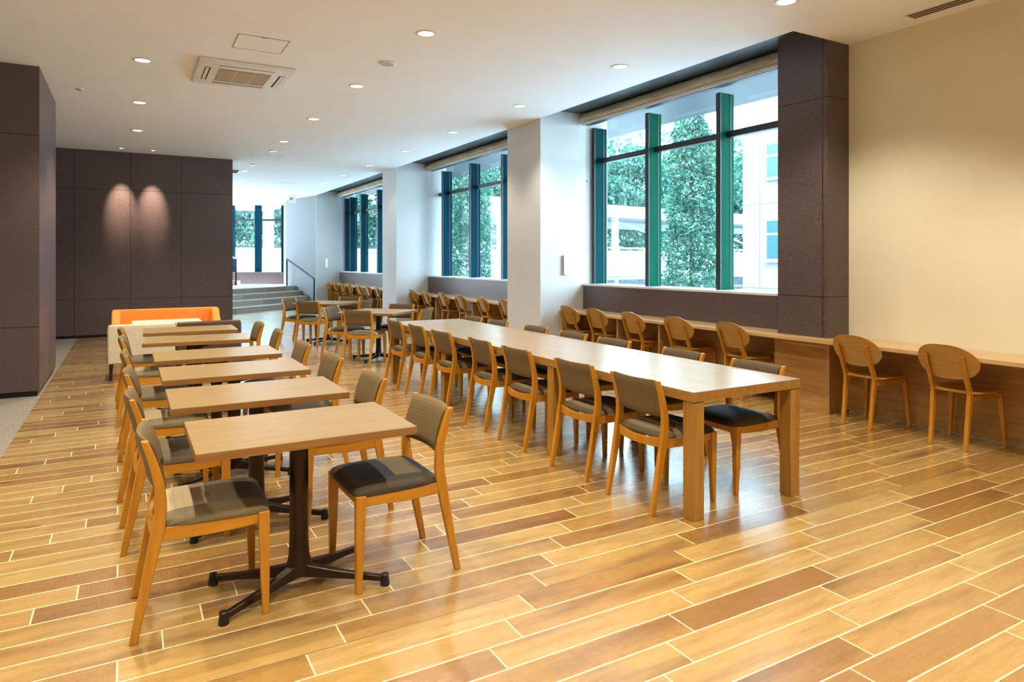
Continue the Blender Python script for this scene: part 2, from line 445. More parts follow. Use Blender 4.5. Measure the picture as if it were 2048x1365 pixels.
# --- roman blinds, drawn up -------------------------------------------------
def blind_mat():
    m = N('blind_cloth', .85, .1); X = m.xyz()
    f = m.noise(m.mapv(m.co(), (4, 1.3, 6)), 2.0, 3)
    c = m.ramp(f, [(.3, (.36, .30, .19)), (.7, (.56, .48, .33))]); m.color(c)
    m.bump(m.noise(m.mapv(m.co(), (3, 2.2, 9)), 2.2, 4), .7, .03); return m.m
M_blind = blind_mat()
def blind(y0, y1, seams, label, chain_y, chains):
    t = thing('roman_blind', label, 'blind', (5.97, (y0+y1)/2, 3.50), 0, None)
    ox, oy, oz = t.location
    def add(name, bm, mat, **k):
        o = mk(name, bm, mat, t, **k); o.matrix_parent_inverse = Matrix.Translation(-Vector((ox, oy, oz))); return o
    # bulging bundle of cloth, pinched at the seams
    ny = int((y1-y0)/.06); rings = []
    for i in range(ny+1):
        y = y0+(y1-y0)*i/ny
        k = min([1]+[abs(y-s)/.10 for s in seams]); b = .75+.25*k + .05*math.sin(y*9)+.04*math.sin(y*23)
        pts = [(5.99, 3.655), (5.945, 3.655), (5.925-.02*b, 3.62), (5.915-.03*b, 3.575), (5.925-.02*b, 3.54), (5.945, 3.523), (5.99, 3.523)]
        rings.append([(px, y, pz) for px, pz in pts])
    add('gathered_cloth', loft(rings), M_blind, smooth=True, ang=60)
    add('hem_bar', B(5.935, 5.96, y0+.01, y1-.01, 3.500, 3.5225), M_trimw, bevel=.003)
    # dotted edge band of the shade
    bm = bmesh.new()
    for i in range(2): box(bm, 5.940+.006*i, 5.944+.006*i, y0+.02, y1-.02, 3.482, 3.4995)
    add('edge_band', bm, M_trimw)
    for cy in chains:
        bm = bmesh.new()
        tube((5.93, cy, 3.5), (5.93, cy, 1.42), .0028, 6, bm); tube((5.985, cy, 3.5), (5.985, cy, 1.42), .0028, 6, bm)
        pr = None
        for a in range(0, 9):
            q = (5.9575-.0275*math.cos(a*math.pi/8), cy, 1.42-.05*math.sin(a*math.pi/8))
            if pr: tube(pr, q, .0028, 6, bm)
            pr = q
        c = add('pull_chain', bm, M_alu)
        cc = mk('chain_joint', lathe([(.006, 2.62), (.008, 2.63), (.006, 2.64)], 8, None, (5.93, cy)), M_slot, c)
        cc.matrix_parent_inverse = Matrix.Identity(4)
    return t
blind(4.64, 8.36, (5.88, 7.22), 'beige roman blind gathered above the largest, nearest window', 0, (8.20,))
blind(9.39, 14.44, (11.0, 12.7), 'beige roman blind gathered above the middle window between two white piers', 0, (14.30,))
blind(15.44, 21.88, (17.6, 19.7), 'beige roman blind gathered above the farthest window bay by the stairs', 0, (21.7,))

# --- wall control units on the piers ----------------------------------------
def wall_unit(x, y, z, label):
    t = thing('wall_intercom', label, 'wall control', (x, y, z), 0)
    mk('housing', B(-.045, .045, -.045, 0, -.145, .145), M_alu, t, bevel=.004)
    n = 20
    ring = [(.026*math.cos(a*2*math.pi/n), .026*math.sin(a*2*math.pi/n)+(.092 if math.sin(a*2*math.pi/n) >= 0 else -.092)) for a in range(n)]
    mk('face_ring', loft([[(px, -.0475, pz) for px, pz in ring], [(px, -.0452, pz) for px, pz in ring]]), M_slot, t)
    ring2 = [(px*.86, pz*.965) for px, pz in ring]
    p = mk('face_plate', loft([[(px, -.0495, pz) for px, pz in ring2], [(px, -.0477, pz) for px, pz in ring2]]), M_alu, t)
    mk('button', B(-.010, .010, -.0515, -.0497, -.012, -.002), M_slot, p)
wall_unit(5.665, 8.38, 1.385, 'slim white wall control unit on the pier left of the nearest window')
wall_unit(5.56, 21.9, 1.36, 'small pale wall control unit on the far white pier near the stairs')

# ================================================================== COUNTERS
def counter(name, label, ya, yb, dividers, blk=None):
    t = thing(name, label, 'counter', (5.8, (ya+yb)/2, 0), 0)
    inv = Matrix.Translation(-Vector(t.location))
    def add(n, bm, mat, **k):
        o = mk(n, bm, mat, t, **k); o.matrix_parent_inverse = inv; return o
    if blk:
        # wraps in front of the charcoal pillar
        bm = prism([(5.56, ya), (6.038, ya), (6.038, 4.068), (5.718, 4.068), (5.718, 4.632), (5.988, 4.632), (5.988, yb), (5.56, yb)], .685, .72)
    else:
        bm = B(5.56, 5.988, ya, yb, .685, .72)
    add('worktop', bm, M_counter, bevel=.003)
    for y in dividers: add('divider_panel', B(5.60, 5.985, y-.015, y+.015, 0, .6845), M_kickd)
    if blk:
        add('cladding', B(5.755, 6.03, blk[0], blk[1], .0, .6845), M_kick)
        add('cladding_edge', B(5.745, 5.7545, blk[0]-.012, blk[0]+.03, 0, .6845), M_kickd)
        add('kick_panel', B(6.02, 6.038, ya, blk[0]-.001, .02, .6845), M_kick)
        add('kick_panel', B(5.97, 5.988, blk[1]+.001, yb, .02, .6845), M_kick)
    else:
        add('kick_panel', B(5.97, 5.988, ya, yb, .02, .6845), M_kick)
    return t
counter('wall_counter', 'long oak counter running from the cream wall past the charcoal pillar to the pier', -3.9, 8.377, (8.36, 7.06, 6.26), (4.08, 4.70))
counter('wall_counter', 'oak counter under the middle window between two white piers', 9.373, 14.457, (9.39, 11.37, 13.1, 14.44))
counter('wall_counter', 'oak counter under the farthest window bay, lined with many chairs', 15.423, 21.89, (15.44, 17.6, 19.8, 21.87))

# ================================================================== CHAIRS
def pad(x0, x1, y0, y1, z0, thick, crown, n=14, taper=0):
    """upholstered pad with rounded rim"""
    bm = bmesh.new(); top = []
    for i in range(n+1):
        u = -math.cos(math.pi*i/n); row = []
        for j in range(n+1):
            v = -math.cos(math.pi*j/n)
            h = max(0, (1-abs(u)**7)*(1-abs(v)**7))**.45
            x = (x0+x1)/2+(x1-x0)/2*u; hw = (y1-y0)/2*(1+taper*u)
            rr = 1-.06*(abs(u*v)**6)
            row.append(bm.verts.new(((x0+x1)/2+(x1-x0)/2*u*rr, (y0+y1)/2+hw*v*rr, z0+thick*h+crown*(1-u*u)*(1-v*v))))
        top.append(row)
    for i in range(n):
        for j in range(n): bm.faces.new((top[i][j], top[i+1][j], top[i+1][j+1], top[i][j+1]))
    rim = [top[i][0] for i in range(n+1)]+[top[n][j] for j in range(1, n+1)]+[top[i][n] for i in range(n-1, -1, -1)]+[top[0][j] for j in range(n-1, 0, -1)]
    cx = (x0+x1)/2; cy = (y0+y1)/2
    low = [bm.verts.new((cx+(v.co.x-cx)*.985, cy+(v.co.y-cy)*.985, z0-.006)) for v in rim]
    m = len(rim)
    for i in range(m): bm.faces.new((rim[i], low[i], low[(i+1) % m], rim[(i+1) % m]))
    bm.faces.new(low)
    return bm
def stile_x(z):
    P = [(0, -.245), (.20, -.205), (.40, -.165), (.50, -.150), (.58, -.155), (.66, -.172), (.765, -.208)]
    for (a, xa), (b, xb) in zip(P, P[1:]):
        if z <= b: return xa+(xb-xa)*(z-a)/(b-a)
    return P[-1][1]
def make_chair(variant, backmat):
    t = thing('dining_chair', 'wooden dining chair', 'chair')
    for s in (1, -1):
        path = []
        for z in (0, .1, .2, .3, .38, .43, .48, .53, .58, .63, .69, .74, .765):
            hx = .014+.010*min(1, z/.42) if z < .43 else .024-.012*(z-.43)/.335
            hy = .013+.002*min(1, z/.4)
            path.append((stile_x(z), s*.205, z, hx, hy))
        mk('leg', post(path), M_chair, t, bevel=.004)
    for s in (1, -1):
        mk('leg', post([(.232, s*.205, 0, .013, .013), (.228, s*.205, .2, .018, .017), (.224, s*.205, .425, .022, .021)]), M_chair, t, bevel=.003)
    # rails
    for s in (1, -1):
        mk('side_rail', loft([[(-.16, s*.205-.010, .372), (-.16, s*.205+.010, .372), (-.16, s*.205+.010, .424), (-.16, s*.205-.010, .424)],
                              [(.03, s*.205-.010, .368), (.03, s*.205+.010, .368), (.03, s*.205+.010, .424), (.03, s*.205-.010, .424)],
                              [(.203, s*.205-.010, .378), (.203, s*.205+.010, .378), (.203, s*.205+.010, .424), (.203, s*.205-.010, .424)]]), M_chair_x, t, bevel=.002)
    def crail(x, dip, zt, zb):
        R = []
        for i in range(9):
            v = -1+2*i/8; y = .193*v; d = dip*(1-v*v)
            b = -1.6*d; R.append([(x-.010+b, y, zb-d*.4), (x+.010+b, y, zb-d*.4), (x+.010+b, y, zt-d), (x-.010+b, y, zt-d)])
        return loft(R)
    mk('front_rail', crail(.224, 0, .422, .378), M_chair, t, bevel=.002)
    mk('rear_rail', crail(-.160, .016, .432, .376), M_chair, t, bevel=.002)
    mk('seat_cushion', pad(-.165, .254, -.219, .219, .424, .038, .012, taper=.015), FAB[variant], t, smooth=True, ang=80)
    # back pad: curved slab between the stiles
    bm = bmesh.new(); nz, ny = 8, 10; F = []; K = []
    for i in range(nz+1):
        z = .548+.218*i/nz; e = 2*i/nz-1
        rF, rK = [], []
        for j in range(ny+1):
            v = 2*j/ny-1; y = .189*v
            cur = -.030*(1-v*v)
            rnd = .016*(max(0, 1-abs(e)**6)**.5)
            rF.append(bm.verts.new((stile_x(z)+.004+cur+rnd+.004, y, z)))
            rK.append(bm.verts.new((stile_x(z)+.004+cur-rnd-.002, y, z)))
        F.append(rF); K.append(rK)
    for i in range(nz):
        for j in range(ny):
            bm.faces.new((F[i][j], F[i][j+1], F[i+1][j+1], F[i+1][j])); bm.faces.new((K[i][j], K[i+1][j], K[i+1][j+1], K[i][j+1]))
        bm.faces.new((F[i][0], F[i+1][0], K[i+1][0], K[i][0])); bm.faces.new((F[i][ny], K[i][ny], K[i+1][ny], F[i+1][ny]))
    for j in range(ny):
        bm.faces.new((F[0][j], K[0][j], K[0][j+1], F[0][j+1])); bm.faces.new((F[nz][j], F[nz][j+1], K[nz][j+1], K[nz][j]))
    mk('backrest', bm, backmat, t, smooth=True, ang=70)
    return Maker(t)
CL = make_chair('L', M_back); CL2 = make_chair('L2', M_back); CR = make_chair('R', M_back); CT = make_chair('T', M_back); CSQ = make_chair('S', M_back2)
ORD = ['first', 'second', 'third', 'fourth', 'fifth', 'sixth', 'seventh', 'eighth']
# --- the row of six tables
def small_table_base(t, top_mat_top, sx, sy, z, feet):
    """column with cross foot"""
    prof = []
    n = 16
    def ring(rx, ry, z): return [(rx*math.cos(i*2*math.pi/n), ry*math.sin(i*2*math.pi/n), z) for i in range(n)]
    mk('column', loft([ring(.075, .055, .055), ring(.058, .045, .09), ring(.046, .036, .14), ring(.042, .034, .22), ring(.042, .034, z-.05), ring(.10, .08, z-.045), ring(.10, .08, z-.0005)]), M_base, t, smooth=True, ang=35)
    for fx, fy in feet:
        d = Vector((fx, fy, 0)); u = d.normalized(); s = Vector((-u.y, u.x, 0))
        R = []
        for k, w, zc, h in ((.02, .030, .075, .030), (.18, .024, .066, .024), (.45, .019, .052, .018), (.75, .016, .040, .014), (.97, .015, .032, .013)):
            c = d*k+Vector((0, 0, zc)); R.append([c-s*w-Vector((0, 0, h)), c+s*w-Vector((0, 0, h)), c+s*w*.8+Vector((0, 0, h)), c-s*w*.8+Vector((0, 0, h))])
        f = mk('base_foot', loft(R), M_base, t, bevel=.005)
        mk('glide', lathe([(.021, 0), (.021, .012), (.017, .036), (.018, .048), (.014, .052)], 12, None, (fx, fy)), M_black, f, smooth=True)
def make_table(sx, sy, z, name, feet, topm, edgem):
    t = thing(name, 'table', 'table')
    mk('table_top', B(-sx/2, sx/2, -sy/2, sy/2, z-.004, z), topm, t)
    mk('top_edging', B(-sx/2, sx/2, -sy/2, sy/2, z-.034, z-.0042), edgem, t)
    small_table_base(t, topm, sx, sy, z-.034, feet)
    return Maker(t)
RT = make_table(.89, .60, .72, 'cafe_table', [(-.335, -.19), (.335, -.19), (-.335, .19), (.335, .19)], M_top, M_topedge)
rows = [(.669, 3.113, 0), (.632, 4.03, 0), (.630, 4.935, 0), (.617, 5.85, 0), (.578, 7.04, -5), (.585, 8.02, -1)]
posn = ['nearest the camera, in full view', 'second from the front', 'third from the front', 'fourth from the front', 'fifth from the front', 'sixth and farthest, beside the sofas']
for i, (x, y, a) in enumerate(rows):
    RT.put((x, y, 0), math.radians(a), 'rectangular oak table on a dark cross base, '+posn[i], 'tables of the front row')
Lc = [(.267, 3.14), (.222, 4.05), (.208, 4.90), (.19, 5.86), (.165, 7.02), (.150, 7.95)]
Rc = [(1.105, 3.11), (1.10, 4.00), (1.105, 4.94), (1.085, 5.82), (1.10, 7.00), (1.075, 7.93)]
for i, (x, y) in enumerate(Lc):
    mkr = CL if i in (0, 1, 4) else CL2
    if i == 0: mkr = CL
    elif i % 2 == 1: mkr = CL2
    else: mkr = CL
    mkr.put((x, y, 0), math.radians((-1, 1, -2, 1, -1, 2)[i]), 'cushioned wooden chair, %s from the front on the left side of the small tables' % ORD[i], 'chairs left of the front row')
for i, (x, y) in enumerate(Rc):
    CR.put((x, y, 0), math.pi+math.radians((1, -1, 1, 0, -3, 1)[i]), 'cushioned wooden chair, %s from the front on the right side of the small tables' % ORD[i], 'chairs right of the front row')

# --- long communal table
t = thing('communal_table', 'very long oak communal table with eight square legs', 'table', (3.18, 5.26, 0), 0)
mk('table_top', B(-.45, .45, -2.49, 2.49, .7145, .72), M_ltop, t)
mk('apron', B(-.45, .45, -2.49, 2.49, .664, .7143), M_ledge, t)
bm = None
for ly in (-2.445, -1.02, .96, 2.445):
    for lx in (-.405, .405):
        mk('leg', B(lx-.041, lx+.041, ly-.041, ly+.041, 0, .660), M_lleg, t, bevel=.003)
for ly in (-2.445, -1.02, .96, 2.445):
    for lx in (-.405, .405):
        mk('spacer', B(lx-.036, lx+.036, ly-.036, ly+.036, .6602, .6638), M_slot, t)
Tl = [3.16, 3.825, 4.62, 5.29, 6.09, 6.76, 7.42]
for i, y in enumerate(Tl):
    CT.put((2.84+(0, .015, .02, .04, .02, .03, .02)[i], y, 0), math.radians((0, 1, 0, -2, 1, -1, 1)[i]), 'cushioned wooden chair, %s from the front along the left side of the long table' % ORD[i], 'chairs left of the long table')
Tr = [3.17, 3.88, 4.72, 5.36, 6.02, 6.83, 7.49]
for i, y in enumerate(Tr):
    CSQ.put((3.51+(0, .0, .0, .01, .0, -.01, 0)[i], y, 0), math.pi+math.radians((0, -1, 1, 0, 1, 0, 1)[i]), 'cushioned wooden chair, %s from the front along the window side of the long table' % ORD[i], 'chairs on the window side of the long table')

# --- two square tables
QT = make_table(.88, .88, .712, 'square_table', [(-.40, 0), (.40, 0), (0, -.40), (0, .40)], M_top, M_topedge)
for k, (cx, cy, nm) in enumerate(((3.20, 9.60, 'nearer'), (3.08, 12.05, 'farther'))):
    QT.put((cx, cy, 0), math.radians(45), 'square oak table, the %s of the two set diagonally behind the long table' % nm, 'square tables')
    for ang, dist, ds, mkr in ((225, .44, 'with its back to the camera', CT), (135, .58, 'on its left side', CSQ), (45, .60, 'on its far side', CSQ), (315, .56, 'on its right side', CR)):
        a = math.radians(ang)
        mkr.put((cx+dist*math.cos(a), cy+dist*math.sin(a), 0), a+math.pi, 'cushioned wooden chair at the %s square table, %s' % (nm, ds), 'chairs around the square tables')

# --- oval back plywood chairs
def make_ply():
    t = thing('oval_back_chair', 'oval backed chair', 'chair')
    sx = lambda z: (-.21+.055*z/.43) if z < .43 else (-.155-.125*(z-.43)/.30)
    for s in (1, -1):
        path = []
        for z in (0, .12, .25, .36, .42, .45, .50, .58, .66, .715, .725):
            hx = .014+.010*min(1, z/.42) if z < .45 else .022-.009*(z-.45)/.27
            path.append((sx(z), s*(.128+.006*min(1, z/.43)), z, hx, .0145))
        mk('leg', post(path), M_chair, t, bevel=.005, seg=3)
    for s in (1, -1):
        mk('leg', post([(.215, s*.205, 0, .012, .012), (.205, s*.192, .2, .016, .016), (.192, s*.178, .422, .020, .019)]), M_chair, t, bevel=.004)
    for s in (1, -1):
        y0, y1 = s*.134, s*.178
        mk('side_rail', loft([[(-.14, y0-.009, .375), (-.14, y0+.009, .375), (-.14, y0+.009, .421), (-.14, y0-.009, .421)], [(.175, y1-.009, .378), (.175, y1+.009, .378), (.175, y1+.009, .421), (.175, y1-.009, .421)]]), M_chair_x, t)
    mk('front_rail', B(.184, .202, -.159, .159, .38, .421), M_chair, t)
    # seat: rounded plywood plate, dished
    bm = bmesh.new(); nr, na = 8, 36; top, bot = [], []
    for i in range(nr+1):
        r = i/nr; a_, b_ = [], []
        for j in range(na):
            th = j*2*math.pi/na; c, s = math.cos(th), math.sin(th)
            p = (abs(c)**3.4+abs(s)**3.4)**(-1/3.4)
            x = .015+.205*p*c*r; y = .205*p*s*r*(1+.04*c)
            z = .448-.014*(1-r*r)+.004*max(0, -c)*r
            a_.append((x, y, z)); b_.append((x, y, z-.014))
        top.append(a_); bot.append(b_)
    vt = [[bm.verts.new(p) for p in r_] for r_ in top[1:]]; vb = [[bm.verts.new(p) for p in r_] for r_ in bot[1:]]
    ct = bm.verts.new(top[0][0]); cb = bm.verts.new(bot[0][0])
    for j in range(na):
        k = (j+1) % na
        bm.faces.new((ct, vt[0][j], vt[0][k])); bm.faces.new((cb, vb[0][k], vb[0][j]))
        for i in range(nr-1):
            bm.faces.new((vt[i][j], vt[i+1][j], vt[i+1][k], vt[i][k])); bm.faces.new((vb[i][k], vb[i+1][k], vb[i+1][j], vb[i][j]))
        bm.faces.new((vt[-1][j], vb[-1][j], vb[-1][k], vt[-1][k]))
    mk('seat', bm, M_ply, t, smooth=True, ang=50)
    # oval back
    bm = bmesh.new(); nr, na = 7, 40
    def P(r, th, off):
        c, s = math.cos(th), math.sin(th)
        y = .226*c*r; z = .672+.136*s*r+.016*s*r*abs(c)
        x = -.222-.40*(z-.60)+.95*y*y+off
        return (x, y, z)
    T = [[bm.verts.new(P((i+1)/nr, j*2*math.pi/na, .007)) for j in range(na)] for i in range(nr)]
    K = [[bm.verts.new(P((i+1)/nr, j*2*math.pi/na, -.005)) for j in range(na)] for i in range(nr)]
    c1 = bm.verts.new(P(0, 0, .007)); c2 = bm.verts.new(P(0, 0, -.005))
    for j in range(na):
        k = (j+1) % na
        bm.faces.new((c1, T[0][j], T[0][k])); bm.faces.new((c2, K[0][k], K[0][j]))
        for i in range(nr-1):
            bm.faces.new((T[i][j], T[i+1][j], T[i+1][k], T[i][k])); bm.faces.new((K[i][k], K[i+1][k], K[i+1][j], K[i][j]))
        bm.faces.new((T[-1][j], K[-1][j], K[-1][k], T[-1][k]))
    mk('backrest', bm, M_ply, t, smooth=True, ang=50)
    return Maker(t)
PC = make_ply()
PC.put((5.742, 2.90, 0), 0, 'oval backed plywood chair at the cream wall, the nearer of the two', 'oval backed chairs at the cream wall')
PC.put((5.735, 3.645, 0), math.radians(-2), 'oval backed plywood chair at the cream wall, next to the charcoal pillar', 'oval backed chairs at the cream wall')
for i, y in enumerate((5.05, 5.87, 6.66, 7.43, 8.07)):
    PC.put((5.75, y, 0), math.radians((-3, 2, -2, 1, 0)[i]), 'oval backed plywood chair at the nearest window, %s from the charcoal pillar' % ORD[i], 'oval backed chairs at the nearest window')
for i, y in enumerate((9.97, 10.78, 11.72, 12.55, 13.42, 14.15)):
    PC.put((5.75, y, 0), math.radians((2, -3, 1, 2, -2, 0)[i]), 'oval backed plywood chair under the middle window, %s from its nearer white pier' % ORD[i], 'oval backed chairs under the middle window')
for i, y in enumerate((15.85, 16.65, 17.45, 18.25, 19.1, 19.85, 20.65, 21.45)):
    PC.put((5.75, y, 0), math.radians((2, -3, 1, 2, -2, 0, 1, -1)[i]), 'oval backed plywood chair at the farthest window bay, %s from its nearer white pier' % ORD[i], 'oval backed chairs at the farthest window bay')

# ================================================================== SOFAS
def sofa(name, label, w, mat, legmat, loc, rz, hb=.67, d=.62, wings=False):
    """faces local +y, back outside face at y=0"""
    t = thing(name, label, 'sofa', loc, rz)
    mk('backrest', loft([[(-w/2, 0, .20), (w/2, 0, .20), (w/2, .11, .20), (-w/2, .11, .20)],
                         [(-w/2, 0, hb-.05), (w/2, 0, hb-.05), (w/2, .10, hb-.05), (-w/2, .10, hb-.05)],
                         [(-w/2+.01, .015, hb), (w/2-.01, .015, hb), (w/2-.01, .08, hb), (-w/2+.01, .08, hb)]]), mat, t, bevel=.015, seg=3)
    mk('seat_cushion', B(-w/2+.01, w/2-.01, .112, d, .20, .42), mat, t, bevel=.025, seg=3)
    if wings:
        for s in (-1, 1):
            x0, x1 = (w/2-.11, w/2) if s > 0 else (-w/2, -w/2+.11)
            pts = [(.10, .42), (.10, hb-.005), (.20, hb-.02), (.34, hb-.14), (.42, hb-.16), (.46, hb-.2), (.46, .42)]
            bm = loft([[(x0, y, z) for y, z in pts], [(x1, y, z) for y, z in pts]])
            mk('armrest', bm, mat, t, bevel=.02, seg=3)
    for sx_ in (-1, 1):
        for y in (.03, d-.05):
            mk('leg', post([(sx_*(w/2-.03), y, 0, .012, .012), (sx_*(w/2-.04), y, .2, .022, .022)]), legmat, t)
    return t
sofa('sofa', 'beige upholstered sofa with dark legs, its back towards the camera', .73, M_fab_b, M_black, (.155, 9.45, 0), math.radians(0), .672)
sofa('sofa', 'dark brown upholstered sofa beside the beige one, its back to the camera', .76, M_fab_br, M_black, (.925, 9.50, 0), math.radians(0), .672)
sofa('sofa', 'orange upholstered sofa with winged arms in front of the charcoal wall', 1.47, M_fab_o, M_black, (.53, 11.85, 0), math.pi, .71, .62, True)
t = thing('low_table', 'low pale table between the orange sofa and the beige sofa', 'table', (.48, 10.65, 0), 0)
mk('table_top', B(-.43, .43, -.27, .27, .58, .605), plain('pale_laminate', (.75, .66, .50), .35), t, bevel=.004)
mk('column', lathe([(.16, 0), (.16, .012), (.03, .02), (.025, .05), (.025, .56), (.10, .575), (.10, .5795)], 20), M_base, t, smooth=True, ang=35)

# ================================================================== CEILING FITTINGS
def spot(parent, loc, e, size, blend, col=SPOT_COL, rot=None, name='lamp', rad=.05):
    l = bpy.data.lights.new(name, 'SPOT'); l.energy = e; l.spot_size = math.radians(size); l.spot_blend = blend; l.color = col; l.shadow_soft_size = rad
    o = bpy.data.objects.new(name, l); COL.objects.link(o); o.parent = parent; o.location = loc
    if rot is not None: o.rotation_euler = rot
    return o
def make_down(k):
    t = thing('downlight', 'downlight', 'ceiling light')
    mk('trim_ring', loft([[(r*math.cos(i*2*math.pi/32), r*math.sin(i*2*math.pi/32), z) for i in range(32)] for r, z in ((.098, -.0005), (.098, -.005), (.090, -.009), (.074, -.007), (.072, -.0015))], cap=False), M_trimw, t, smooth=True, ang=50)
    mk('lens', lathe([(.0715, -.0025), (.0715, -.0005)], 28), M_lamp, t)
    spot(t, (0, 0, -.03), SPOT_W*k, 118, .6)
    return Maker(t)
DLK = {}
cols = [(-2.1, 'added carpet side', [-.70, 1.45, 3.60, 5.75]), (.137, 'left', [-.70, 1.45, 3.60, 5.75, 7.99, 10.15, 12.35]),  # leftmost row is added out of view to brighten the ceiling there
        (2.372, 'middle', [-.70, 1.45, 3.60, 5.77, 7.92, 10.07, 12.23, 14.42, 16.7]),
        (4.585, 'window side', [-.70, 1.45, 3.63, 5.73, 7.86, 10.0, 12.15, 14.39, 16.42, 18.2, 20.9])]
for x, nm, ys in cols:
    vis = 0
    for y in ys:
        k = 1.0
        if x > 1: k = .8
        if x > 3 and y > 4.5: k = .45
        if y > 9: k = (.9 if x < 1 else .40)
        if y > 13: k = .12
        if k not in DLK: DLK[k] = make_down(k)
        front = nm == 'added carpet side' or (nm == 'left' and y < 7) or (nm == 'middle' and y < 5) or (nm == 'window side' and y < 3.5)
        if front: lab = 'round recessed downlight behind the camera view, in the %s ceiling line' % nm
        else:
            n_ = ['first', 'second', 'third', 'fourth', 'fifth', 'sixth', 'seventh', 'eighth', 'ninth', 'tenth'][vis]; vis += 1
            lab = 'round recessed downlight, %s from the front in the %s line of the ceiling' % (n_, nm)
        DLK[k].put((x, y, CZ), 0, lab, 'recessed downlights')
# two wall washers
def washer(x, y, lab):
    t = thing('spotlight', lab, 'ceiling light', (x, y, CZ), 0, 'wall spotlights')
    mk('trim_ring', lathe([(.055, -.0005), (.055, -.005), (.040, -.007)], 20), M_trimw, t, smooth=True)
    mk('lens', lathe([(.030, -.0095), (.030, -.0072)], 20), M_lamp, t)
    d = Vector((0, .52, -1.0))
    spot(t, (0, .0, -.03), 170, 31, 1.0, (1, .78, .55), (-d).to_track_quat('Z', 'Y').to_euler(), 'wall_washer', .02)
washer(-.10, 14.43, 'small spotlight over the charcoal back wall, the left one of two')
washer(.42, 14.43, 'small spotlight over the charcoal back wall, the right one of two')
# disc fittings
def disc(name, cat, lab, x, y, r, h=.02, mat=None):
    t = thing(name, lab, cat, (x, y, CZ), 0)
    mk('housing', lathe([(r, -.0005), (r, -h*.5), (r*.85, -h)], 24), mat or M_trimw, t, smooth=True, ang=35)
    mk('grille_disc', lathe([(r*.7, -h-.002), (r*.7, -h-.0002)], 24), M_alu, t)
disc('ceiling_speaker', 'speaker', 'round white ceiling speaker between two middle downlights', 2.375, 6.83, .085)
disc('smoke_detector', 'detector', 'small round ceiling detector right above the far ceiling hatch', 2.38, 13.34, .07)
disc('smoke_detector', 'detector', 'small round ceiling detector behind the far ceiling hatch, in the middle line', 2.36, 15.5, .07)
disc('sprinkler', 'sprinkler', 'tiny round sprinkler beside the left charcoal pillar', -.50, 9.68, .04)
# air conditioner cassette
t = thing('ceiling_air_conditioner', 'white square ceiling cassette air conditioner with beige grille', 'air conditioner', (1.11, 8.02, CZ), 0)
mk('frame', B(-.48, .48, -.49, .49, -.045, -.0005), M_trimw, t, bevel=.012, seg=3)
def grille_mat():
    m = N('intake_grille', .6); X = m.xyz()
    k = m.math('LESS_THAN', m.math('FRACT', m.math('MULTIPLY', X[1], 60.0)), .4)
    k2 = m.math('LESS_THAN', m.math('ABSOLUTE', m.math('SUBTRACT', m.math('ABSOLUTE', X[0]), .09)), .005)
    c = m.mix(k, (.50, .40, .28), (.30, .23, .15)); return m.color(m.mix(k2, c, (.6, .52, .4)))
g = mk('intake_grille', B(-.26, .26, -.26, .26, -.052, -.0455), grille_mat(), t)
for a, lab in ((0, ''), (90, ''), (180, ''), (270, '')):
    mt = Matrix.Rotation(math.radians(a), 4, 'Z')
    mk('air_slot', B(-.27, .27, .345, .400, -.0465, -.0452, mtx=mt), M_slot, t)
    mk('louvre', B(-.265, .265, .362, .392, -.051, -.0467, mtx=mt), M_trimw, t)
# hatches
def hatch(x0, x1, y0, y1, lab):
    cx, cy = (x0+x1)/2, (y0+y1)/2; a, b = (x1-x0)/2, (y1-y0)/2
    t = thing('ceiling_hatch', lab, 'hatch', (cx, cy, CZ), 0)
    bm = bmesh.new()
    for q in ((-a, a, -b, -b+.008), (-a, a, b-.008, b), (-a, -a+.008, -b+.008, b-.008), (a-.008, a, -b+.008, b-.008)): box(bm, q[0], q[1], q[2], q[3], -.004, -.0005)
    mk('frame', bm, plain('hatch_frame', (.35, .33, .30), .4, .4), t)
    mk('door', B(-a+.010, a-.010, -b+.010, b-.010, -.003, -.0005), M_ceil, t)
    mk('latch', B(-.02, .02, -b+.014, -b+.022, -.005, -.0031), M_slot, t)
hatch(.88, 1.34, 6.61, 7.07, 'flush square access hatch in the ceiling in front of the air conditioner')
hatch(2.15, 2.68, 14.0, 14.6, 'flush access hatch in the far ceiling among the middle downlights')
hatch(3.40, 3.92, 18.7, 19.2, 'faint flush access hatch in the farthest part of the ceiling')
# linear vents
t = thing('linear_vent', 'long narrow slotted air vent in the ceiling by the cream wall', 'vent', (5.80, 2.3, CZ), 0)
mk('frame', B(-.075, .075, -1.05, 1.05, -.003, -.0005), plain('cream_vent', (.7, .62, .48), .5), t)
for k in (-.045, 0, .045): mk('slot', B(k-.013, k+.013, -1.04, 1.04, -.0045, -.0032), M_slot, t)
t = thing('square_vent', 'dark square air vent in the ceiling just past the back wall corner', 'vent', (1.97, 16.9, CZ), 0)
mk('frame', B(-.30, .30, -.30, .30, -.006, -.0005), M_alu, t)
bm = bmesh.new()
for i in range(9): box(bm, -.28, .28, -.28+i*.065, -.245+i*.065, -.009, -.0062)
mk('slats', bm, M_slot, t)

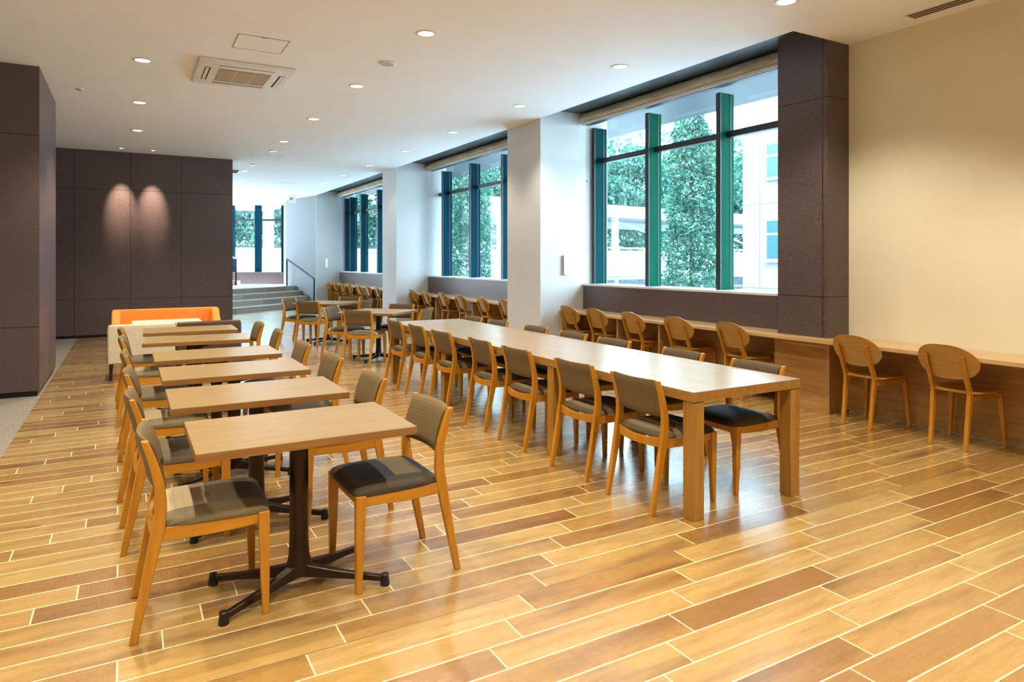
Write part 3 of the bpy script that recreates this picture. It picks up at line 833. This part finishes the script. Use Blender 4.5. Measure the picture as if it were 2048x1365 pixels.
# exit sign
t = thing('exit_sign', 'small white hanging sign with a green arrow pointing left', 'sign', (4.42, 21.55, CZ), math.radians(-14))
mk('panel', B(-.11, .11, -.02, .02, -.29, -.06), emis('sign_face', (.85, 1, .95), .28), t)
mk('bracket', B(-.02, .02, -.01, .01, -.06, -.0005), M_trimw, t)
bm = bmesh.new()
def flat(pts, y=-.0235, y2=-.0205): return loft([[(x, y, z) for x, z in pts], [(x, y2, z) for x, z in pts]], bm)
flat([(-.04, -.163), (.055, -.163), (.055, -.187), (-.04, -.187)])
flat([(-.075, -.175), (-.012, -.115), (.008, -.128), (-.045, -.175)]); flat([(-.075, -.175), (-.045, -.175), (.008, -.222), (-.012, -.235)])
mk('arrow', bm, emis('sign_green', (0, .30, .13), .25), t)

# ================================================================== STAIRS AND FAR LANDING
T_ = Vector((.78, .626)); N_ = Vector((-.626, .78))
def tp(t, n): v = T_*t+N_*n; return (v.x, v.y)
def stair_mat():
    m = N('stair_tile', .4); X = m.xyz()
    a = m.math('ADD', m.math('MULTIPLY', X[0], .78), m.math('MULTIPLY', X[1], .626))
    r = m.math('DIVIDE', a, .9); rz = m.math('FLOOR', m.math('DIVIDE', X[2], .15))
    rr = m.math('ADD', r, m.math('MULTIPLY', rz, .37)); k = m.math('FLOOR', rr); f = m.math('FRACT', rr)
    wn = m.n('ShaderNodeTexWhiteNoise', noise_dimensions='3D'); m.l(m.vec(k, rz, 1.0), wn.inputs['Vector'])
    c = m.ramp(wn.outputs['Value'], [(0, (.30, .27, .24)), (.5, (.42, .38, .33)), (1, (.30, .20, .13))])
    g = m.noise(m.mapv(m.co(), (2, 2, 30)), 2, 4); c = m.mix(m.math('MULTIPLY', g, .4), c, (.2, .16, .12))
    c = m.mix(m.math('LESS_THAN', f, .006), c, (.6, .58, .55))
    return m.color(c)
M_stair = stair_mat()
t = thing('staircase', 'four wide low steps rising to the far landing', 'stairs', (3.6, 21.0, 0), 0)
inv = Matrix.Translation(-Vector(t.location))
offs = [13.77, 14.22, 14.65, 15.07]
for k, of in enumerate(offs):
    nx = offs[k+1] if k < 3 else 15.09
    tm = lambda o_: (10.48+.4392*o_)/.93-.012
    z1 = .15*(k+1)
    bm = prism([tp(11, of), tp(tm(of), of), tp(tm(nx if k < 3 else 15.5), nx if k < 3 else 15.5), tp(11, nx if k < 3 else 15.5)], .0 if k == 0 else .0, z1-.0)
    st = mk('step', bm, M_stair, t); st.matrix_parent_inverse = inv
    n = mk('nosing', bar((*tp(11, of+.012), z1+.002), (*tp(tm(of)-.12, of+.012), z1+.002), .03, .003), M_sill, st); n.matrix_parent_inverse = Matrix.Identity(4)
M_land = plain('pale_landing_tile', (.6, .62, .62), .25)
struct('floor_landing', prism([tp(11, 15.5), tp(17.6, 15.5), tp(18.6, 18.6), tp(11, 19.8)], 0, .6), M_land)
# handrails
def handrail(lab, p0, p1, z0b, z0t, z1b, z1t):
    t = thing('handrail', lab, 'handrail', (p0[0], p0[1], z0b), 0)
    inv = Matrix.Translation(-Vector(t.location))
    for (p, zb, zt) in ((p0, z0b, z0t), (p1, z1b, z1t)):
        o = mk('post', B(p[0]-.02, p[0]+.02, p[1]-.03, p[1]+.03, zb, zt), M_black, t); o.matrix_parent_inverse = inv
    o = mk('rail', bar((p0[0], p0[1], z0t), (p1[0], p1[1], z1t), .05, .035), M_black, t); o.matrix_parent_inverse = inv
handrail('black handrail sloping down beside the stair wall', (4.66, 23.55), (5.02, 21.25), .6, 1.50, 0, .88)
t = thing('stair_block', 'small pale wooden steps on the far landing behind the back wall', 'steps', (0, 0, .6), -TH)
for k in range(3):
    mk('step', B(-10.6, -9.47-k*.27, 22.95+k*.02, 23.6, .15*k*1.0, .15*(k+1)), wood('pale_step_%d' % k, (.45, .33, .2), (.6, .47, .3), 0), t)
t = thing('handrail', 'white and black handrail by the small steps on the far landing', 'handrail', (0, 0, .6), -TH)
mk('post', B(-9.46, -9.42, 23.15, 23.19, 0, .92), M_black, t)
mk('rail', bar((-9.44, 23.17, .90), (-10.6, 23.17, 1.5), .05, .04), M_alu, t)

# far window wall, square to the line of sight from the hall
w4 = bpy.data.objects.new('window_4', None); COL.objects.link(w4); w4['kind'] = 'structure'; w4.rotation_euler = (0, 0, -TH); w4.location = (0, 0, 0)
D = 24.3
for s0, s1 in ((-10.16, -9.98), (-9.21, -9.02), (-8.26, -8.05), (-11.2, -11.0), (-12.2, -12.0)):
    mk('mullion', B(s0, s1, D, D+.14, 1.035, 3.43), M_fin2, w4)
    mk('mullion_cover', B(s0-.02, s0-.001, D-.01, D+.14, 1.035, 3.43), M_finedge, w4)
for a, b in ((-13, -10.19), (-9.97, -9.24), (-9.01, -8.29)):
    mk('transom', B(a, b, D+.03, D+.11, 2.87, 2.94), M_finedge, w4)
    mk('pane', B(a, b, D+.115, D+.125, 1.035, 3.52), M_glass, w4)
o = struct('wall_far_sill', B(-13, -7.9, D-.12, D+.3, .6, 1.03), M_panel); o.rotation_euler = (0, 0, -TH)
o = struct('trim_6', B(-13, -7.9, D-.12, D+.2, 3.43, 3.529), M_trimw); o.rotation_euler = (0, 0, -TH)

# ================================================================== OUTSIDE
def ground_mat():
    m = N('outdoor_paving', .8); f = m.noise(m.co(), .8, 4)
    return m.color(m.ramp(f, [(.3, (.44, .46, .46)), (.7, (.54, .56, .56))]))
struct('ground', B(6.6, 90, -30, 90, -.5, -.1), ground_mat())
struct('ground_back', B(-40, 6.6, 30, 90, -.5, -.1), ground_mat())
def leafmat(name, a, b, c):
    m = N(name, .45, .5); f = m.noise(m.co(), 3.2, 3, .7); g = m.noise(m.co(), 22, 1)
    f = m.math('ADD', m.math('MULTIPLY', f, .6), m.math('MULTIPLY', g, .4))
    m.color(m.ramp(f, [(.36, a), (.5, b), (.62, c)]))
    m.b.inputs['Transmission Weight'].default_value = 0
    tr = m.n('ShaderNodeBsdfTranslucent'); tr.inputs[0].default_value = (.06, .22, .13, 1)
    mx = m.n('ShaderNodeMixShader'); mx.inputs[0].default_value = .3
    m.l(m.b.outputs[0], mx.inputs[1]); m.l(tr.outputs[0], mx.inputs[2]); m.l(mx.outputs[0], m.t.nodes['Material Output'].inputs[0])
    return m.m
M_leafA = leafmat('column_tree_leaf', (.002, .026, .03), (.014, .095, .065), (.19, .31, .23))
M_leafB = leafmat('broad_tree_leaf', (.003, .030, .035), (.022, .11, .085), (.16, .27, .21))
M_bark = plain('bark', (.05, .045, .04), .9)
def crown_bm(n, shape, size, rnd):
    bm = bmesh.new()
    for i in range(n):
        p = shape(rnd); s = size*rnd.uniform(.6, 1.3)
        a = Vector((rnd.gauss(0, 1), rnd.gauss(0, 1), rnd.gauss(0, 1))).normalized(); b = a.orthogonal().normalized(); 
        b.rotate(Matrix.Rotation(rnd.uniform(0, 6.28), 3, a)); c = a.cross(b)
        vs = [bm.verts.new(p-b*s), bm.verts.new(p-c*s*.5), bm.verts.new(p+b*s), bm.verts.new(p+c*s*.5)]
        bm.faces.new(vs)
    return bm
def raw(name, bm, mat, parent):
    me = bpy.data.meshes.new(name); bm.to_mesh(me); bm.free(); me.materials.append(mat)
    return link(bpy.data.objects.new(name, me), parent)
def column_shape(H, r0, r1):
    def f(r):
        z = .35+(H-.35)*r.random()**.9; k = (z-.35)/(H-.35)
        R = (r0*(1-k)+r1*k)*(1-max(0, k-.85)*4)
        a = r.uniform(0, 6.283); q = max(.05, R)*math.sqrt(r.uniform(.25, 1))*(1+.15*math.sin(z*7+a*3))
        return Vector((q*math.cos(a), q*math.sin(a), z))
    return f
def column_tree(x, y, H, r0, r1, n, lab, seed, size=.05):
    t = thing('column_tree', lab, 'tree', (x, y, -.1), 0, 'slender trees outside'); rnd = random.Random(seed)
    raw('foliage', crown_bm(n, column_shape(H, r0, r1), size, rnd), M_leafA, t)
    mk('trunk', lathe([(.07, 0), (.05, H*.6), (.02, H*.9)], 8), M_bark, t)
column_tree(10.9, 11.1, 5.0, .72, .42, 13000, 'slender leafy tree filling the middle pane of the nearest window', 1, .05)
column_tree(9.9, 20.2, 7.0, .8, .55, 12000, 'slender leafy tree seen through the middle window', 2, .06)
column_tree(8.6, 19.8, 7.0, .45, .35, 6000, 'slender leafy tree seen at the left edge of the middle window', 3, .06)
def blob_shape(blobs):
    def f(r):
        c, R = r.choice(blobs)
        d = Vector((r.gauss(0, 1), r.gauss(0, 1), r.gauss(0, .8))).normalized()
        return Vector(c)+d*R*(r.uniform(.55, 1)**.5)
    return f
def make_broad(seed, n=9000):
    rnd = random.Random(seed)
    t = thing('broad_tree', 'tree', 'tree')
    blobs = [((rnd.uniform(-2.6, 2.6), rnd.uniform(-2.6, 2.6), rnd.uniform(2.6, 8.5)), rnd.uniform(.8, 1.7)) for _ in range(26)]
    raw('foliage', crown_bm(n, blob_shape(blobs), .15, rnd), M_leafB, t)
    bm = lathe([(.22, 0), (.16, 2.5), (.08, 6)], 8)
    for k in range(7):
        c = blobs[k*3][0]; tube((0, 0, 2.0+.3*k), c, .07, 6, bm, .02)
    mk('trunk', bm, M_bark, t)
    return Maker(t)
BT = [make_broad(11), make_broad(12)]
def cp(u, d):
    """pixel column and depth to ground position, used to choose sites"""
    s = (u-1024)/1354.56*d
    return (math.sin(TH)*d+math.cos(TH)*s, math.cos(TH)*d-math.sin(TH)*s)
sites = [(31.8, 31.1), (26.9, 32.4), (41.9, 34.1), (52.0, 34.5), (22.5, 33.5), (19.5, 36.5), (16.8, 38.5), (13.9, 40.2), (11.0, 41.5), (8.2, 42.8), (5.2, 43.5), (35.0, 33.0), (29.5, 36.0), (50.0, 39.0)]
names = ['behind the white walkway, left part of the nearest window', 'behind the white walkway, at the left edge of the nearest window', 'above the walkway in the middle pane', 'right of the slender tree near the white building', 'behind the walkway in the right panes of the middle window', 'seen high in the middle window', 'seen in the left pane of the middle window', 'seen through the right panes of the farthest bay', 'seen through the farthest bay', 'seen in the right pane beyond the stairs', 'seen in the left pane beyond the stairs', 'in the second row behind the walkway roof', 'in the second row behind the middle window trees', 'in the second row behind the white building']
for i, (x, y) in enumerate(sites):
    BT[i % 2].put((x, y, -.1), i*1.3, 'broad leafy green tree '+names[i], 'garden trees')

# white walkway bridge
M_wc = plain('white_render', (.27, .29, .305), .6, var=.03)
dr = Vector((.99, .143, 0)); base = Vector((19.03, 23.46, 0)); nn = Vector((-.143, .99, 0))
t = thing('covered_walkway', 'white covered walkway with posts, parapet and flat roof outside the windows', 'walkway', (19.03, 23.46, -.1), math.atan2(.143, .99))
mk('parapet', B(-9.0, 26, 0, .15, .87, 1.97), M_wc, t)
mk('deck', B(-9.0, 26, .16, 2.6, .70, .90), M_wc, t)
mk('roof', B(-9.0, 26, -.2, 2.8, 3.45, 3.62), M_wc, t)
mk('roof_edge', B(-9.0, 26, -.28, -.21, 3.40, 3.92), M_wc, t)
mk('roof_beam', B(-9.0, 26, 2.7, 2.85, 3.1, 3.44), plain('grey_beam', (.45, .5, .52), .5), t)
for i, x in enumerate((-6.6, -.3, 5.7, 11.7, 17.7)):
    mk('post', B(x-.11, x+.11, .2, .42, .90, 3.45), plain('pale_post', (.62, .68, .7), .4), t)
    mk('post', B(x-.11, x+.11, .2, .42, 0, .70), M_wc, t)
bm = bmesh.new()
for x in (-6.6, -.3, 5.7): bar((x, .31, 3.3), (x+5.6, .31, 2.0), .07, .07, bm); bar((x, 2.5, 2.9), (x+4.8, 2.5, 1.7), .07, .07, bm)
mk('brace', bm, M_wc, t)
mk('top_rail', B(-9.0, 26, .03, .12, 2.07, 2.12), M_alu, t)
# timber fence beyond
t = thing('timber_fence', 'dark timber fence standing under and behind the white walkway', 'fence', (19.0, 28.0, -.1), math.atan2(.143, .99))
bm = bmesh.new()
for i in range(100): box(bm, -9+i*.3, -8.73+i*.3, 0, .03, 0, 1.5)
mk('boards', bm, plain('weathered_board', (.09, .12, .14), .8, var=.3, sc=4), t)
mk('fence_rail', B(-9, 20, .031, .08, 1.2, 1.3), M_finedge, t)
# boundary wall seen through the farthest windows
t = thing('boundary_wall', 'long white boundary wall with a coping beyond the far windows', 'wall', (10, 34, -.1), 0)
mk('wall_body', B(-14, 1.5, 0, .25, 0, 1.95), M_wc, t)
mk('coping', B(-14.05, 1.55, -.05, .30, 1.951, 2.15), M_wc, t)
mk('dark_rail', B(-14, 1.5, -.01, .26, 2.152, 2.25), M_finedge, t)  # dark band above the coping
t = thing('white_post', 'round white post standing outside the window beyond the stairs', 'post', (5.1, 29.5, -.1), 0)
mk('shaft', lathe([(.22, 0), (.22, 7)], 20), M_wc, t, smooth=True)
mk('collar', lathe([(.27, 0), (.27, .12)], 20), M_wc, t, smooth=True)
# white tiled building
def tile_mat():
    m = N('white_facade_tile', .5); X = m.xyz()
    k = m.math('MAXIMUM', m.math('LESS_THAN', m.math('FRACT', m.math('MULTIPLY', X[1], 8.0)), .06), m.math('LESS_THAN', m.math('FRACT', m.math('MULTIPLY', X[2], 12.0)), .08))
    j = None
    for v in (.98, -.35, -1.7): 
        q = m.math('LESS_THAN', m.math('ABSOLUTE', m.math('SUBTRACT', X[1], v)), .012); j = q if j is None else m.math('MAXIMUM', j, q)
    for v in (.75, 3.19, 5.6):
        q = m.math('LESS_THAN', m.math('ABSOLUTE', m.math('SUBTRACT', X[2], v)), .012); j = m.math('MAXIMUM', j, q)
    c = m.mix(k, (.20, .215, .23), (.155, .17, .185)); return m.color(m.mix(j, c, (.06, .065, .07)))
t = thing('tiled_building', 'white tiled building with narrow windows at the right of the nearest window', 'building', (16, 12.6, -.1), 0)
mk('facade', B(0, 9, -9, 1.6, 0, 12), tile_mat(), t)
M_bglass = plain('building_glass', (.03, .085, .10), .25, 0, .3)
for zz, (a, b) in enumerate(((1.6, 2.68), (3.93, 4.87), (6.4, 7.4))):
    for yy in (.25, -3.2):
        f = mk('window_frame', B(-.05, .0, yy-.5, yy+.5, a-.05, b+.05), M_wc, t)
        mk('pane', B(-.056, -.051, yy-.44, yy+.44, a, b), M_bglass, f)
        mk('frame_bar', B(-.064, -.057, yy-.44, yy+.44, (a*.35+b*.65)-.03, (a*.35+b*.65)+.03), M_wc, f)
        mk('window_ledge', B(-.14, -.0505, yy-.55, yy+.55, a-.1, a-.055), M_wc, f)
